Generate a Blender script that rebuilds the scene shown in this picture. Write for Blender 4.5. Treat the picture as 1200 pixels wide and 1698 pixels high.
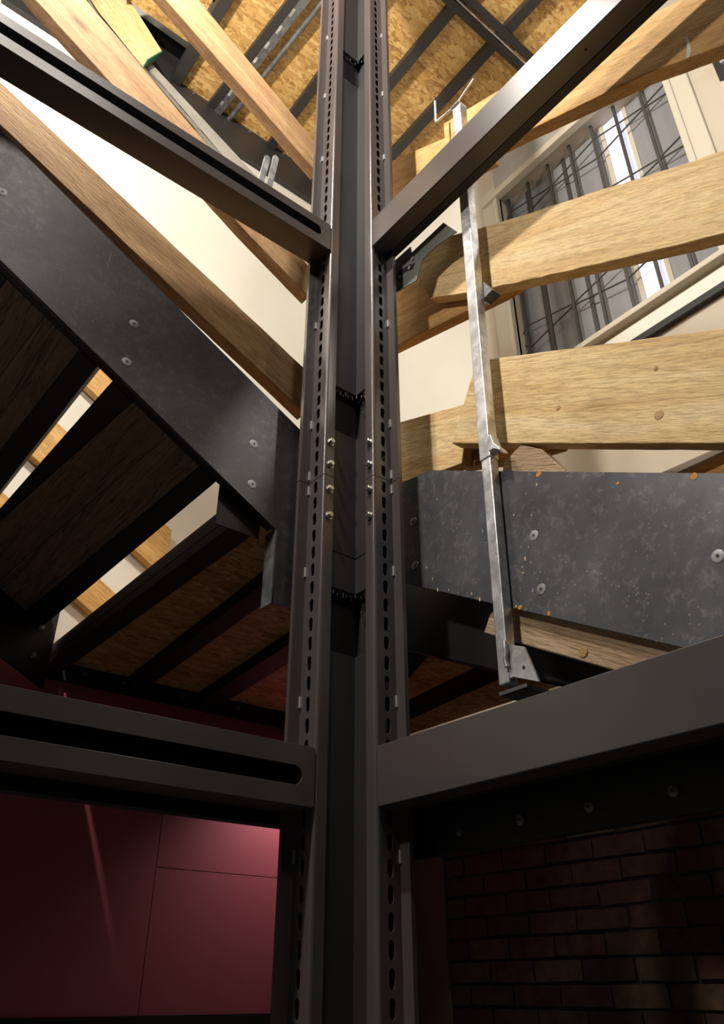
import bpy, math, random
from mathutils import Vector, Matrix
random.seed(7)
for o in list(bpy.data.objects):
    bpy.data.objects.remove(o)
SC = bpy.context.scene
COL = SC.collection

# ------------------------------------------------------------------ camera
# X = along the left-hand shaft beams, Y = along the right-hand shaft beams, Z = up, metres.
# The inner corner of the steel post stands at X = Y = 0; the eye is at Z = 0, the floor at Z = -1.5.
FPX = 1314.0
PITCH = math.radians(31.1)
TH = math.radians(51.25)
FW = Vector((-math.cos(TH), -math.sin(TH), 0))
RT = Vector((-math.sin(TH), math.cos(TH), 0))
EYE = Vector((1.17471615, 1.4933325, 0.0))
VD = FW * math.cos(PITCH) + Vector((0, 0, 1)) * math.sin(PITCH)
VU = -FW * math.sin(PITCH) + Vector((0, 0, 1)) * math.cos(PITCH)
cam = bpy.data.cameras.new('camera')
cam.sensor_fit = 'HORIZONTAL'
cam.sensor_width = 36.0
cam.lens = FPX / 1200.0 * 36.0
cam.clip_start = 0.02
co = bpy.data.objects.new('camera', cam)
COL.objects.link(co)
m3 = Matrix((RT, VU, -VD)).transposed()
co.matrix_world = Matrix.Translation(EYE) @ m3.to_4x4()
SC.camera = co

# ------------------------------------------------------------------ world, lamps, exposure
w = bpy.data.worlds.new('world')
SC.world = w
w.use_nodes = True
w.node_tree.nodes['Background'].inputs[0].default_value = (0.9, 0.86, 0.8, 1)
w.node_tree.nodes['Background'].inputs[1].default_value = 0.008
SC.view_settings.view_transform = 'Standard'
SC.view_settings.look = 'None'
SC.view_settings.exposure = 0.0
SC.view_settings.gamma = 1.0
SC.view_settings.use_curve_mapping = False


def lamp(name, loc, energy, col, rad):
    l = bpy.data.lights.new(name, 'POINT')
    l.energy = energy
    l.color = col
    l.shadow_soft_size = rad
    o = bpy.data.objects.new(name, l)
    o.location = loc
    COL.objects.link(o)
    return o


lamp('shaft_work_lamp', (1.40, 0.40, 4.0), 340, (1.0, 0.93, 0.83), 0.05)      # hangs high in the shaft
lamp('front_fill', (2.6, 0.30, 3.2), 160, (1.0, 0.92, 0.86), 0.12)       # unseen fill added behind the camera to lift the right-hand beam faces
lamp('side_fill', (0.9, 2.3, 4.6), 105, (1.0, 0.93, 0.84), 0.25)           # unseen soft fill added high on the far side of the shaft
lamp('stair_work_lamp', (1.75, -0.80, 3.5), 17, (1.0, 0.94, 0.84), 0.06)       # over the left flight
lamp('window_wall_fill', (-0.75, 1.75, 3.0), 32, (1.0, 0.94, 0.88), 0.06)      # unseen, added over the right flight to brighten the window wall
sl = bpy.data.lights.new('under_landing_fill', 'SPOT')                         # added spot, stands in for light leaking on to the crimson wall
sl.energy = 19
sl.color = (1.0, 0.88, 0.88)
sl.spot_size = math.radians(84)
sl.spot_blend = 1.0
sl.shadow_soft_size = 0.02
so_ = bpy.data.objects.new('under_landing_fill', sl)
so_.location = (-1.0, -1.42, 0.98)
so_.rotation_euler = (Vector((-0.80, -1.68, 0.45)) - so_.location).to_track_quat('-Z', 'Y').to_euler()
COL.objects.link(so_)


# ------------------------------------------------------------------ unprojection on to the planes of the building
def ray(x, y):
    return VD + RT * ((x - 600) / FPX) + VU * ((849 - y) / FPX)


def onX(p, X):
    r = ray(*p)
    return EYE + r * ((X - EYE.x) / r.x)


def onY(p, Y):
    r = ray(*p)
    return EYE + r * ((Y - EYE.y) / r.y)


def onZ(p, Z):
    r = ray(*p)
    return EYE + r * ((Z - EYE.z) / r.z)


# ------------------------------------------------------------------ mesh builder
class MB:
    def __init__(s):
        s.v = []
        s.f = []

    def add(s, vs, fs):
        n = len(s.v)
        s.v += [Vector(v) for v in vs]
        s.f += [tuple(i + n for i in f) for f in fs]
        return s

    def box(s, x0, x1, y0, y1, z0, z1):
        return s.add([(x0, y0, z0), (x1, y0, z0), (x1, y1, z0), (x0, y1, z0), (x0, y0, z1), (x1, y0, z1), (x1, y1, z1), (x0, y1, z1)],
                     [(3, 2, 1, 0), (4, 5, 6, 7), (0, 1, 5, 4), (1, 2, 6, 5), (2, 3, 7, 6), (3, 0, 4, 7)])

    def prism(s, poly, off):
        """closed polygon (3D points) pushed along off"""
        off = Vector(off)
        n = len(poly)
        a = [Vector(p) for p in poly]
        nr = Vector((0, 0, 0))
        for i in range(n):
            nr += a[i].cross(a[(i + 1) % n])
        if nr.dot(off) > 0:
            a = a[::-1]
        b = [p + off for p in a]
        fs = [tuple(range(n)), tuple(range(2 * n - 1, n - 1, -1))]
        for i in range(n):
            j = (i + 1) % n
            fs.append((j, i, n + i, n + j))
        return s.add(a + b, fs)

    def bar(s, p0, p1, wv, hv):
        """box from p0 to p1, section spanned by the vectors wv, hv (starting at p0)"""
        p0, p1, wv, hv = map(Vector, (p0, p1, wv, hv))
        return s.prism([p0, p0 + wv, p0 + wv + hv, p0 + hv], p1 - p0)

    def tube(s, pts, r, n=10, cap=True):
        pts = [Vector(p) for p in pts]
        base = len(s.v)
        prev = None
        for i, p in enumerate(pts):
            if i == 0:
                d = pts[1] - p
            elif i == len(pts) - 1:
                d = p - pts[i - 1]
            else:
                d = (pts[i + 1] - p).normalized() + (p - pts[i - 1]).normalized()
            d.normalize()
            if prev is None:
                a = d.orthogonal().normalized()
            else:
                a = (prev - d * prev.dot(d)).normalized()
            prev = a
            b = d.cross(a)
            rr = r[i] if isinstance(r, (list, tuple)) else r
            for k in range(n):
                t = 2 * math.pi * k / n
                s.v.append(p + a * (rr * math.cos(t)) + b * (rr * math.sin(t)))
        for i in range(len(pts) - 1):
            for k in range(n):
                k2 = (k + 1) % n
                s.f.append((base + i * n + k, base + i * n + k2, base + (i + 1) * n + k2, base + (i + 1) * n + k))
        if cap:
            s.f.append(tuple(base + k for k in range(n))[::-1])
            s.f.append(tuple(base + (len(pts) - 1) * n + k for k in range(n)))
        return s

    def sheet(s, pl, t, z0, z1):
        """folded sheet: open plan polyline pl (x, y) with thickness t to the right of travel, extruded z0..z1"""
        n = len(pl)
        pl = [Vector((p[0], p[1])) for p in pl]
        off = []
        for i in range(n):
            ds = []
            if i > 0:
                ds.append((pl[i] - pl[i - 1]).normalized())
            if i < n - 1:
                ds.append((pl[i + 1] - pl[i]).normalized())
            ns = [Vector((d.y, -d.x)) for d in ds]
            m = ns[0] if len(ns) == 1 else (ns[0] + ns[1]).normalized()
            k = 1.0 if len(ns) == 1 else 1.0 / max(0.3, m.dot(ns[0]))
            off.append(pl[i] + m * t * k)
        vs = []
        for z in (z0, z1):
            vs += [(p.x, p.y, z) for p in pl] + [(p.x, p.y, z) for p in off]
        fs = []
        N = 2 * n
        for i in range(n - 1):
            fs.append((i + 1, i, N + i, N + i + 1))
            fs.append((n + i, n + i + 1, N + n + i + 1, N + n + i))
            fs.append((i, i + 1, n + i + 1, n + i))
            fs.append((N + i + 1, N + i, N + n + i, N + n + i + 1))
        fs.append((0, n, N + n, N))
        fs.append((n - 1, N + n - 1, N + 2 * n - 1, 2 * n - 1))
        return s.add(vs, fs)

    def build(s, name, mat, parent=None, origin=None, frame=None, smooth=None, bevel=None):
        """frame: (x axis, y axis, z axis) of the object's own coordinates"""
        o0 = Vector(origin) if origin is not None else Vector((0, 0, 0))
        M = Matrix.Identity(4)
        if frame:
            M = Matrix(frame).transposed().to_4x4()
        M = Matrix.Translation(o0) @ M
        Mi = M.inverted()
        me = bpy.data.meshes.new(name)
        me.from_pydata([Mi @ v for v in s.v], [], s.f)
        me.materials.append(mat)
        me.update()
        if smooth:
            me.shade_smooth()
            me.set_sharp_from_angle(angle=smooth)
        o = bpy.data.objects.new(name, me)
        COL.objects.link(o)
        if parent is not None:
            o.parent = parent
            o.matrix_local = parent_inv(parent) @ M
        else:
            o.matrix_world = M
        if bevel:
            b = o.modifiers.new('bevel', 'BEVEL')
            b.width = bevel
            b.segments = 2
            b.limit_method = 'ANGLE'
        return o


def world_of(o):
    M = o.matrix_basis.copy()
    while o.parent is not None:
        o = o.parent
        M = o.matrix_basis @ M
    return M


def parent_inv(o):
    return world_of(o).inverted()


def tag(o, label, cat, group=None):
    o['label'] = label
    o['category'] = cat
    if group:
        o['group'] = group
    return o


def thing(name, label, cat, loc, group=None):
    o = bpy.data.objects.new(name, None)
    o.empty_display_size = 0.05
    COL.objects.link(o)
    o.location = loc
    return tag(o, label, cat, group)


def structure(o):
    o['kind'] = 'structure'
    return o


# ------------------------------------------------------------------ materials
def new_mat(name):
    m = bpy.data.materials.new(name)
    m.use_nodes = True
    nt = m.node_tree
    return m, nt, nt.nodes['Principled BSDF']


def N(nt, typ, **kw):
    n = nt.nodes.new(typ)
    for k, v in kw.items():
        if k in ('scale', 'detail', 'roughness', 'distortion', 'w', 'strength', 'distance'):
            n.inputs[k.capitalize() if k != 'w' else 'W'].default_value = v
        else:
            setattr(n, k, v)
    return n


def coords(nt, scale=(1, 1, 1), rot=(0, 0, 0), rnd=True):
    tc = nt.nodes.new('ShaderNodeTexCoord')
    mp = nt.nodes.new('ShaderNodeMapping')
    mp.inputs['Scale'].default_value = scale
    mp.inputs['Rotation'].default_value = rot
    if rnd:
        oi = nt.nodes.new('ShaderNodeObjectInfo')
        mul = nt.nodes.new('ShaderNodeVectorMath')
        mul.operation = 'SCALE'
        mul.inputs[0].default_value = (7.3, 3.1, 5.7)
        nt.links.new(oi.outputs['Random'], mul.inputs['Scale'])
        ad = nt.nodes.new('ShaderNodeVectorMath')
        ad.operation = 'ADD'
        nt.links.new(tc.outputs['Object'], ad.inputs[0])
        nt.links.new(mul.outputs[0], ad.inputs[1])
        nt.links.new(ad.outputs[0], mp.inputs['Vector'])
    else:
        nt.links.new(tc.outputs['Object'], mp.inputs['Vector'])
    return mp.outputs['Vector']


def ramp(nt, src, stops, interp='LINEAR'):
    r = nt.nodes.new('ShaderNodeValToRGB')
    r.color_ramp.interpolation = interp
    el = r.color_ramp.elements
    while len(el) < len(stops):
        el.new(0.5)
    for e, (p, c) in zip(el, stops):
        e.position = p
        e.color = tuple(c) + (1,) if len(c) == 3 else c
    nt.links.new(src, r.inputs[0])
    return r.outputs[0]


def mix(nt, fac, a, b, mode='MIX'):
    n = nt.nodes.new('ShaderNodeMix')
    n.data_type = 'RGBA'
    n.blend_type = mode
    if isinstance(fac, (int, float)):
        n.inputs[0].default_value = fac
    else:
        nt.links.new(fac, n.inputs[0])
    for i, s in ((6, a), (7, b)):
        if isinstance(s, tuple):
            n.inputs[i].default_value = s + (1,)
        else:
            nt.links.new(s, n.inputs[i])
    return n.outputs[2]


def bump(nt, bs, src, strength, dist):
    b = nt.nodes.new('ShaderNodeBump')
    b.inputs['Strength'].default_value = strength
    b.inputs['Distance'].default_value = dist
    nt.links.new(src, b.inputs['Height'])
    nt.links.new(b.outputs[0], bs.inputs['Normal'])


def paint(name, col, rough=0.4, var=0.12, metallic=0.0, bscale=900, bstr=0.08):
    m, nt, bs = new_mat(name)
    v = coords(nt)
    n = N(nt, 'ShaderNodeTexNoise', scale=6.0, detail=4.0)
    nt.links.new(v, n.inputs['Vector'])
    c = ramp(nt, n.outputs[0], [(0.3, tuple(x * (1 - var) for x in col)), (0.7, tuple(x * (1 + var) for x in col))])
    nt.links.new(c, bs.inputs['Base Color'])
    bs.inputs['Roughness'].default_value = rough
    bs.inputs['Metallic'].default_value = metallic
    n2 = N(nt, 'ShaderNodeTexNoise', scale=float(bscale), detail=2.0)
    nt.links.new(v, n2.inputs['Vector'])
    bump(nt, bs, n2.outputs[0], bstr, 0.001)
    return m


def raw_steel(name, base, scratch, amount, rough=0.38):
    """mill-scale plate with scuffs, pale specks and scratches"""
    m, nt, bs = new_mat(name)
    v = coords(nt)
    n = N(nt, 'ShaderNodeTexNoise', scale=5.0, detail=8.0, roughness=0.62)
    nt.links.new(v, n.inputs['Vector'])
    c = ramp(nt, n.outputs[0], [(0.3, tuple(x * 0.62 for x in base)), (0.52, base), (0.75, tuple(x * 1.5 for x in base))])
    # cloudy scuffing
    n2 = N(nt, 'ShaderNodeTexNoise', scale=34.0, detail=12.0, roughness=0.8, distortion=0.2)
    nt.links.new(v, n2.inputs['Vector'])
    f2 = ramp(nt, n2.outputs[0], [(0.52, (0, 0, 0)), (0.70, (amount, amount, amount))])
    c = mix(nt, f2, c, scratch)
    # specks
    vo = N(nt, 'ShaderNodeTexVoronoi', scale=70.0)
    nt.links.new(v, vo.inputs['Vector'])
    f3 = ramp(nt, vo.outputs['Distance'], [(0.08, (min(1, amount * 2.0),) * 3), (0.16, (0, 0, 0))])
    n3 = N(nt, 'ShaderNodeTexNoise', scale=3.0, detail=2.0)
    nt.links.new(v, n3.inputs['Vector'])
    f3b = ramp(nt, n3.outputs[0], [(0.52, (0, 0, 0)), (0.6, (1, 1, 1))])
    f3 = mix(nt, 1.0, f3, f3b, 'MULTIPLY')
    c = mix(nt, f3, c, scratch)
    # long thin scratches
    v4 = coords(nt, scale=(40, 2.2, 2.2), rot=(0.3, 0.5, 0.4))
    n4 = N(nt, 'ShaderNodeTexNoise', scale=1.6, detail=3.0)
    nt.links.new(v4, n4.inputs['Vector'])
    f4 = ramp(nt, n4.outputs[0], [(0.715, (0, 0, 0)), (0.73, (amount,) * 3)])
    c = mix(nt, f4, c, scratch)
    nt.links.new(c, bs.inputs['Base Color'])
    bs.inputs['Metallic'].default_value = 0.35
    r = nt.nodes.new('ShaderNodeMapRange')
    r.inputs['To Min'].default_value = rough - 0.1
    r.inputs['To Max'].default_value = rough + 0.18
    nt.links.new(n2.outputs[0], r.inputs['Value'])
    nt.links.new(r.outputs[0], bs.inputs['Roughness'])
    bump(nt, bs, n2.outputs[0], 0.08, 0.002)
    return m


def galv(name, tone=0.68, rough=0.34):
    m, nt, bs = new_mat(name)
    v = coords(nt)
    vo = N(nt, 'ShaderNodeTexVoronoi', scale=70.0)
    nt.links.new(v, vo.inputs['Vector'])
    n = N(nt, 'ShaderNodeTexNoise', scale=18.0, detail=6.0)
    nt.links.new(v, n.inputs['Vector'])
    c1 = ramp(nt, vo.outputs['Color'], [(0.1, (tone * .82, tone * .85, tone * .88)), (0.9, (tone * 1.15, tone * 1.17, tone * 1.2))])
    c2 = ramp(nt, n.outputs[0], [(0.35, (0.72, 0.72, 0.72)), (0.65, (1.12, 1.12, 1.12))])
    nt.links.new(mix(nt, 1.0, c1, c2, 'MULTIPLY'), bs.inputs['Base Color'])
    bs.inputs['Metallic'].default_value = 0.75
    r = nt.nodes.new('ShaderNodeMapRange')
    r.inputs['To Min'].default_value = rough - 0.1
    r.inputs['To Max'].default_value = rough + 0.18
    nt.links.new(n.outputs[0], r.inputs['Value'])
    nt.links.new(r.outputs[0], bs.inputs['Roughness'])
    bump(nt, bs, n.outputs[0], 0.03, 0.001)
    return m


def wood(name, dark, mid, light, grain=1.0, rough=0.75, bstr=0.5, cracks=False):
    """sawn timber; grain runs along the object's own x axis, growth rings across y"""
    m, nt, bs = new_mat(name)
    v = coords(nt, scale=(0.9, 9, 9))
    n = N(nt, 'ShaderNodeTexNoise', scale=2.0, detail=3.0, distortion=0.6)
    nt.links.new(v, n.inputs['Vector'])
    # growth rings: bands of a slowly bending coordinate
    v1 = coords(nt, scale=(0.30, 5.5, 5.5))
    n1 = N(nt, 'ShaderNodeTexNoise', scale=1.3, detail=1.0, distortion=0.3)
    nt.links.new(v1, n1.inputs['Vector'])
    mul = nt.nodes.new('ShaderNodeMath')
    mul.operation = 'MULTIPLY'
    mul.inputs[1].default_value = 34.0
    nt.links.new(n1.outputs[0], mul.inputs[0])
    fr = nt.nodes.new('ShaderNodeMath')
    fr.operation = 'PINGPONG'
    fr.inputs[1].default_value = 1.0
    nt.links.new(mul.outputs[0], fr.inputs[0])
    ring = ramp(nt, fr.outputs[0], [(0.0, (0.72, 0.68, 0.62)), (0.25, (1, 1, 1)), (1.0, (1.06, 1.06, 1.06))])
    c = ramp(nt, n.outputs[0], [(0.25, dark), (0.5, mid), (0.75, light)])
    c = mix(nt, 0.55 * grain, c, ring, 'MULTIPLY')
    # fine saw fibre
    v2 = coords(nt, scale=(22, 190, 190))
    n2 = N(nt, 'ShaderNodeTexNoise', scale=1.0, detail=4.0, roughness=0.7)
    nt.links.new(v2, n2.inputs['Vector'])
    fib = ramp(nt, n2.outputs[0], [(0.32, (0.54, 0.49, 0.42)), (0.56, (1.08, 1.08, 1.08)), (0.75, (1.2, 1.2, 1.2))])
    c = mix(nt, 0.7, c, fib, 'MULTIPLY')
    # knots
    v3 = coords(nt, scale=(2.1, 5.0, 5.0))
    vo = N(nt, 'ShaderNodeTexVoronoi', scale=1.0)
    nt.links.new(v3, vo.inputs['Vector'])
    kf = ramp(nt, vo.outputs['Distance'], [(0.05, (0.75,) * 3), (0.085, (0.30,) * 3), (0.14, (0, 0, 0))])
    c = mix(nt, kf, c, tuple(x * 0.42 for x in dark))
    hsrc = mix(nt, 0.3, n2.outputs[0], ring)
    if cracks:
        v5 = coords(nt, scale=(0.8, 16, 16))
        n5 = N(nt, 'ShaderNodeTexNoise', scale=1.5, detail=6.0, roughness=0.6, distortion=0.5)
        nt.links.new(v5, n5.inputs['Vector'])
        cf = ramp(nt, n5.outputs[0], [(0.485, (0, 0, 0)), (0.5, (1, 1, 1)), (0.515, (0, 0, 0))])
        c = mix(nt, cf, c, tuple(x * 0.12 for x in dark))
    nt.links.new(c, bs.inputs['Base Color'])
    bs.inputs['Roughness'].default_value = rough
    bump(nt, bs, hsrc, bstr, 0.006)
    return m


def osb(name, dark, mid, light):
    """strand board: chips of several directions"""
    m, nt, bs = new_mat(name)
    cols = []
    hs = []
    for k, (ang, sx, sy) in enumerate(((0.35, 9, 40), (1.25, 10, 46), (2.3, 8, 36))):
        v = coords(nt, scale=(sx, sy, 1), rot=(0, 0, ang), rnd=False)
        wn = N(nt, 'ShaderNodeTexNoise', scale=1.7, detail=2.0)
        nt.links.new(v, wn.inputs['Vector'])
        vm = nt.nodes.new('ShaderNodeVectorMath')
        vm.operation = 'MULTIPLY_ADD'
        vm.inputs[1].default_value = (1.3, 1.3, 0.0)
        nt.links.new(wn.outputs['Color'], vm.inputs[0])
        nt.links.new(v, vm.inputs[2])
        vo = N(nt, 'ShaderNodeTexVoronoi', scale=1.0)
        nt.links.new(vm.outputs[0], vo.inputs['Vector'])
        cols.append(ramp(nt, vo.outputs['Color'], [(0.08, dark), (0.4, mid), (0.85, light)]))
        hs.append(vo.outputs['Color'])
        last = vo
    v = coords(nt, scale=(15, 15, 1), rnd=False)
    a = N(nt, 'ShaderNodeTexNoise', scale=1.0, detail=3.0)
    nt.links.new(v, a.inputs['Vector'])
    f1 = ramp(nt, a.outputs[0], [(0.46, (0, 0, 0)), (0.50, (1, 1, 1))])
    b = N(nt, 'ShaderNodeTexNoise', scale=1.4, detail=3.0)
    nt.links.new(v, b.inputs['Vector'])
    f2 = ramp(nt, b.outputs[0], [(0.50, (0, 0, 0)), (0.54, (1, 1, 1))])
    c = mix(nt, f1, cols[0], cols[1])
    c = mix(nt, f2, c, cols[2])
    v6 = coords(nt, scale=(6, 6, 1), rnd=False)
    n6 = N(nt, 'ShaderNodeTexNoise', scale=9.0, detail=4.0)
    nt.links.new(v6, n6.inputs['Vector'])
    spk = ramp(nt, n6.outputs[0], [(0.27, (0.35, 0.25, 0.15)), (0.36, (1, 1, 1))])
    c = mix(nt, 0.9, c, spk, 'MULTIPLY')
    nt.links.new(c, bs.inputs['Base Color'])
    bs.inputs['Roughness'].default_value = 0.6
    bump(nt, bs, mix(nt, f1, hs[0], hs[1]), 0.25, 0.003)
    return m


def plaster(name, col, stain, amt=0.5, rough=0.7):
    m, nt, bs = new_mat(name)
    v = coords(nt, scale=(1, 1, 1), rnd=False)
    n = N(nt, 'ShaderNodeTexNoise', scale=2.2, detail=6.0, roughness=0.6)
    nt.links.new(v, n.inputs['Vector'])
    f = ramp(nt, n.outputs[0], [(0.48, (0, 0, 0)), (0.72, (amt,) * 3)])
    n2 = N(nt, 'ShaderNodeTexNoise', scale=60.0, detail=3.0)
    nt.links.new(v, n2.inputs['Vector'])
    nt.links.new(mix(nt, f, col, stain), bs.inputs['Base Color'])
    bs.inputs['Roughness'].default_value = rough
    bump(nt, bs, n2.outputs[0], 0.12, 0.002)
    return m


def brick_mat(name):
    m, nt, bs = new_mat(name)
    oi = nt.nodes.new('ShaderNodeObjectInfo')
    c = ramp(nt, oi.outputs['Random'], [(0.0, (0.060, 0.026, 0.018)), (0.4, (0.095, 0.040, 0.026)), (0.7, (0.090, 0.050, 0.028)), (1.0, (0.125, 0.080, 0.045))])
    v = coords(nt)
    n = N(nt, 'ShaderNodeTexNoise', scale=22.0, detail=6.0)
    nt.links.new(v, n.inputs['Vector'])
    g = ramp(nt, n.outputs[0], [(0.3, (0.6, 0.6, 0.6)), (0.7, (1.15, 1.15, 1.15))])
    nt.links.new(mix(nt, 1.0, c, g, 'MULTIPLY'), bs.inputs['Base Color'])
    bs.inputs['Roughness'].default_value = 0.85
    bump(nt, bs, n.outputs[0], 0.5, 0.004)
    return m


def glow(name, col, strength):
    m, nt, bs = new_mat(name)
    bs.inputs['Base Color'].default_value = (0.6, 0.62, 0.7, 1)
    bs.inputs['Emission Color'].default_value = col + (1,)
    bs.inputs['Emission Strength'].default_value = strength
    return m


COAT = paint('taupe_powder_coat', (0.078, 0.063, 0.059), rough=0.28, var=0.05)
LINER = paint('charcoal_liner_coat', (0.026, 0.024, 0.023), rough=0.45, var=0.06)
BLACK = paint('black_steel_paint', (0.0065, 0.006, 0.0058), rough=0.6)
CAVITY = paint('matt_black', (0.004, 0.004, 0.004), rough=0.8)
for n_ in COAT.node_tree.nodes:
    if n_.type == 'BSDF_PRINCIPLED':
        n_.inputs['Specular IOR Level'].default_value = 0.75
STEEL_L = raw_steel('dark_mill_scale_plate', (0.066, 0.063, 0.061), (0.30, 0.29, 0.28), 0.22, 0.36)
STEEL_R = raw_steel('blue_grey_mill_scale_plate', (0.088, 0.091, 0.099), (0.40, 0.40, 0.38), 0.36, 0.42)
GALV = galv('galvanised_steel')
GALV_D = galv('dull_galvanised_steel', 0.20, 0.5)
SCREWM = galv('dull_zinc_screw', 0.34, 0.45)
GREY_STEEL = galv('grey_zinc_primer', 0.36, 0.55)
ZINC = paint('bright_zinc', (0.62, 0.62, 0.60), rough=0.22, metallic=0.9)
CLIPM = paint('white_zinc_clip', (0.75, 0.75, 0.74), rough=0.3, metallic=0.6)
WOOD_Y = wood('pale_sawn_timber', (0.64, 0.41, 0.165), (0.78, 0.56, 0.265), (0.86, 0.67, 0.37))
WOOD_O = wood('orange_sawn_timber', (0.46, 0.235, 0.068), (0.60, 0.345, 0.115), (0.70, 0.44, 0.175))
WOOD_B = wood('dimmed_rough_sawn_timber', (0.36, 0.195, 0.082), (0.52, 0.31, 0.145), (0.64, 0.42, 0.22), bstr=0.6)  # left boards: their weaker light is put into a browner timber tint
WOOD_P = wood('pale_planed_batten', (0.62, 0.43, 0.18), (0.74, 0.56, 0.28), (0.80, 0.64, 0.36), grain=0.5, bstr=0.2)
WOOD_G = wood('weathered_timber', (0.34, 0.215, 0.115), (0.50, 0.345, 0.205), (0.62, 0.46, 0.30), bstr=0.8)
WOOD_T = wood('old_brown_tread_timber', (0.14, 0.086, 0.050), (0.20, 0.127, 0.077), (0.26, 0.17, 0.105), grain=0.7, cracks=True)
KNOT = wood('knot_wood', (0.40, 0.22, 0.085), (0.54, 0.33, 0.14), (0.64, 0.42, 0.20))
GREYP = paint('warm_grey_paint', (0.34, 0.325, 0.29), rough=0.55)
BRKT = paint('olive_zinc_plate', (0.20, 0.205, 0.18), rough=0.42, metallic=0.25)
GREEN = paint('green_end_seal', (0.02, 0.13, 0.09), rough=0.6)
OSBM = osb('strand_board', (0.30, 0.150, 0.040), (0.50, 0.285, 0.085), (0.68, 0.45, 0.17))
WHITE = plaster('cream_white_plaster', (0.68, 0.65, 0.57), (0.60, 0.545, 0.42), 0.35)
TAN = plaster('old_tan_plaster', (0.47, 0.41, 0.32), (0.37, 0.275, 0.18), 0.6)
RED = plaster('crimson_painted_board', (0.42, 0.095, 0.115), (0.35, 0.07, 0.085), 0.4, 0.5)
DARKTRIM = paint('dark_skirting', (0.008, 0.004, 0.004), rough=0.6)
CASING = plaster('aged_cream_casing', (0.52, 0.47, 0.375), (0.36, 0.28, 0.18), 0.7)
PANE = plaster('obscured_grey_glass', (0.25, 0.25, 0.26), (0.19, 0.19, 0.20), 0.5, 0.35)
PANE_LIT = glow('lit_bluish_glass', (0.62, 0.66, 1.0), 0.75)
BARM = paint('dark_iron_bar', (0.045, 0.042, 0.038), rough=0.6)
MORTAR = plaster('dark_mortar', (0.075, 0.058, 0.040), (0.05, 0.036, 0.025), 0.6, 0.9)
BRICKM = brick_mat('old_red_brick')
BROWN_PL = plaster('brown_plaster_strip', (0.17, 0.125, 0.075), (0.11, 0.075, 0.045), 0.6, 0.85)
FLOORM = plaster('concrete_floor', (0.16, 0.15, 0.14), (0.10, 0.09, 0.085), 0.6, 0.85)

# ------------------------------------------------------------------ the setting
WY = -1.66      # face of the left wall
WX = -1.60      # face of the right wall
ZF = -1.50
ZT = 6.4
structure(MB().box(-1.8, 3.6, -1.86, 3.6, ZF - 0.1, ZF).build('floor', FLOORM))
wl = structure(MB().box(-1.8, 3.6, WY - 0.2, WY, ZF, ZT).build('wall_left', WHITE))
# crimson boards of the lower left wall: butt joints are real gaps
kY = (EYE.y - WY) / (EYE.y + 1.30)
kX = (EYE.x - WX) / (EYE.x + 1.30)
zj, xj, gp = 0.366 * kY, EYE.x + (-0.142 - EYE.x) * kY, 0.0015
zl = -0.070 * kY
for (x0, x1, z0, z1) in ((xj + gp, 1.02, zl, 1.19), (WX, xj - gp, zj + gp, 1.19), (WX, xj - gp, zl, zj - gp), (1.02 + 2 * gp, 2.2, zl, 1.19)):
    structure(MB().box(x0, x1, WY, WY + 0.012, z0, z1).build('wall_panel', RED, wl))
structure(MB().box(WX, 2.2, WY, WY + 0.03, -0.42, zl - 0.0005).build('baseboard_left', DARKTRIM))


def wy(y):
    return EYE.y + (y - EYE.y) * kX


WIN = (wy(-0.33), wy(0.70), 2.49 * kX, 3.90 * kX)   # window opening y0, y1, z0, z1
mb = MB()
mb.box(WX - 0.2, WX, WY, WIN[0], 1.05, ZT)
mb.box(WX - 0.2, WX, WIN[1], 3.6, 1.05, ZT)
mb.box(WX - 0.2, WX, WIN[0], WIN[1], 1.05, WIN[2])
mb.box(WX - 0.2, WX, WIN[0], WIN[1], WIN[3], ZT)
wr = structure(mb.build('wall_right', TAN))
# white lining board beside the window, and below it
structure(MB().box(WX, WX + 0.010, WY + 0.012, wy(-0.56), 1.3, 4.9).build('wall_lining', WHITE, wr))
structure(MB().box(WX, WX + 0.010, wy(-0.555), 1.8, 2.352 * kX, 2.44 * kX).build('wall_lining', WHITE, wr))
# brick wall below the landing
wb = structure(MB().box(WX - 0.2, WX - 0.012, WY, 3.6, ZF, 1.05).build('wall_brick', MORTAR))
structure(MB().box(WX - 0.012, WX + 0.015, WY + 0.013, wy(-1.045), ZF, 1.03).build('plaster_strip', BROWN_PL, wb))
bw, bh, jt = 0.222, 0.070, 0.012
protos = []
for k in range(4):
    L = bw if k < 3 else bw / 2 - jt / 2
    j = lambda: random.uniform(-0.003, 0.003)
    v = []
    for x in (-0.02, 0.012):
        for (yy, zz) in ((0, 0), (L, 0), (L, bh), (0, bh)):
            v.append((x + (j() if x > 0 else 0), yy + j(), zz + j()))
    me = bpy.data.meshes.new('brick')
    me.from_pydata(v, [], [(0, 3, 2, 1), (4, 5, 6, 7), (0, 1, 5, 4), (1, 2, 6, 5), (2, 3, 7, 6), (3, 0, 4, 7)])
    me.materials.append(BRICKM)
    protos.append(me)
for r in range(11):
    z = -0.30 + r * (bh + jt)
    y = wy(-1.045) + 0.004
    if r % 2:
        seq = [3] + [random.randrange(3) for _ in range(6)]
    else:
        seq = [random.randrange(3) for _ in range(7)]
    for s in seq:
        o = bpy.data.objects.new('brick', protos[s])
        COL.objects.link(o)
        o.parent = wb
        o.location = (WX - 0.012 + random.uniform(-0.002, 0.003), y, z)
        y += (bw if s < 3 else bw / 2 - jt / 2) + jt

# window with casing, panes, bars
win = structure(MB().box(WX - 0.16, WX - 0.14, WIN[0], WIN[1], WIN[2], WIN[3]).build('window_1', BARM))
y0, y1, z0, z1 = WIN


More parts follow.
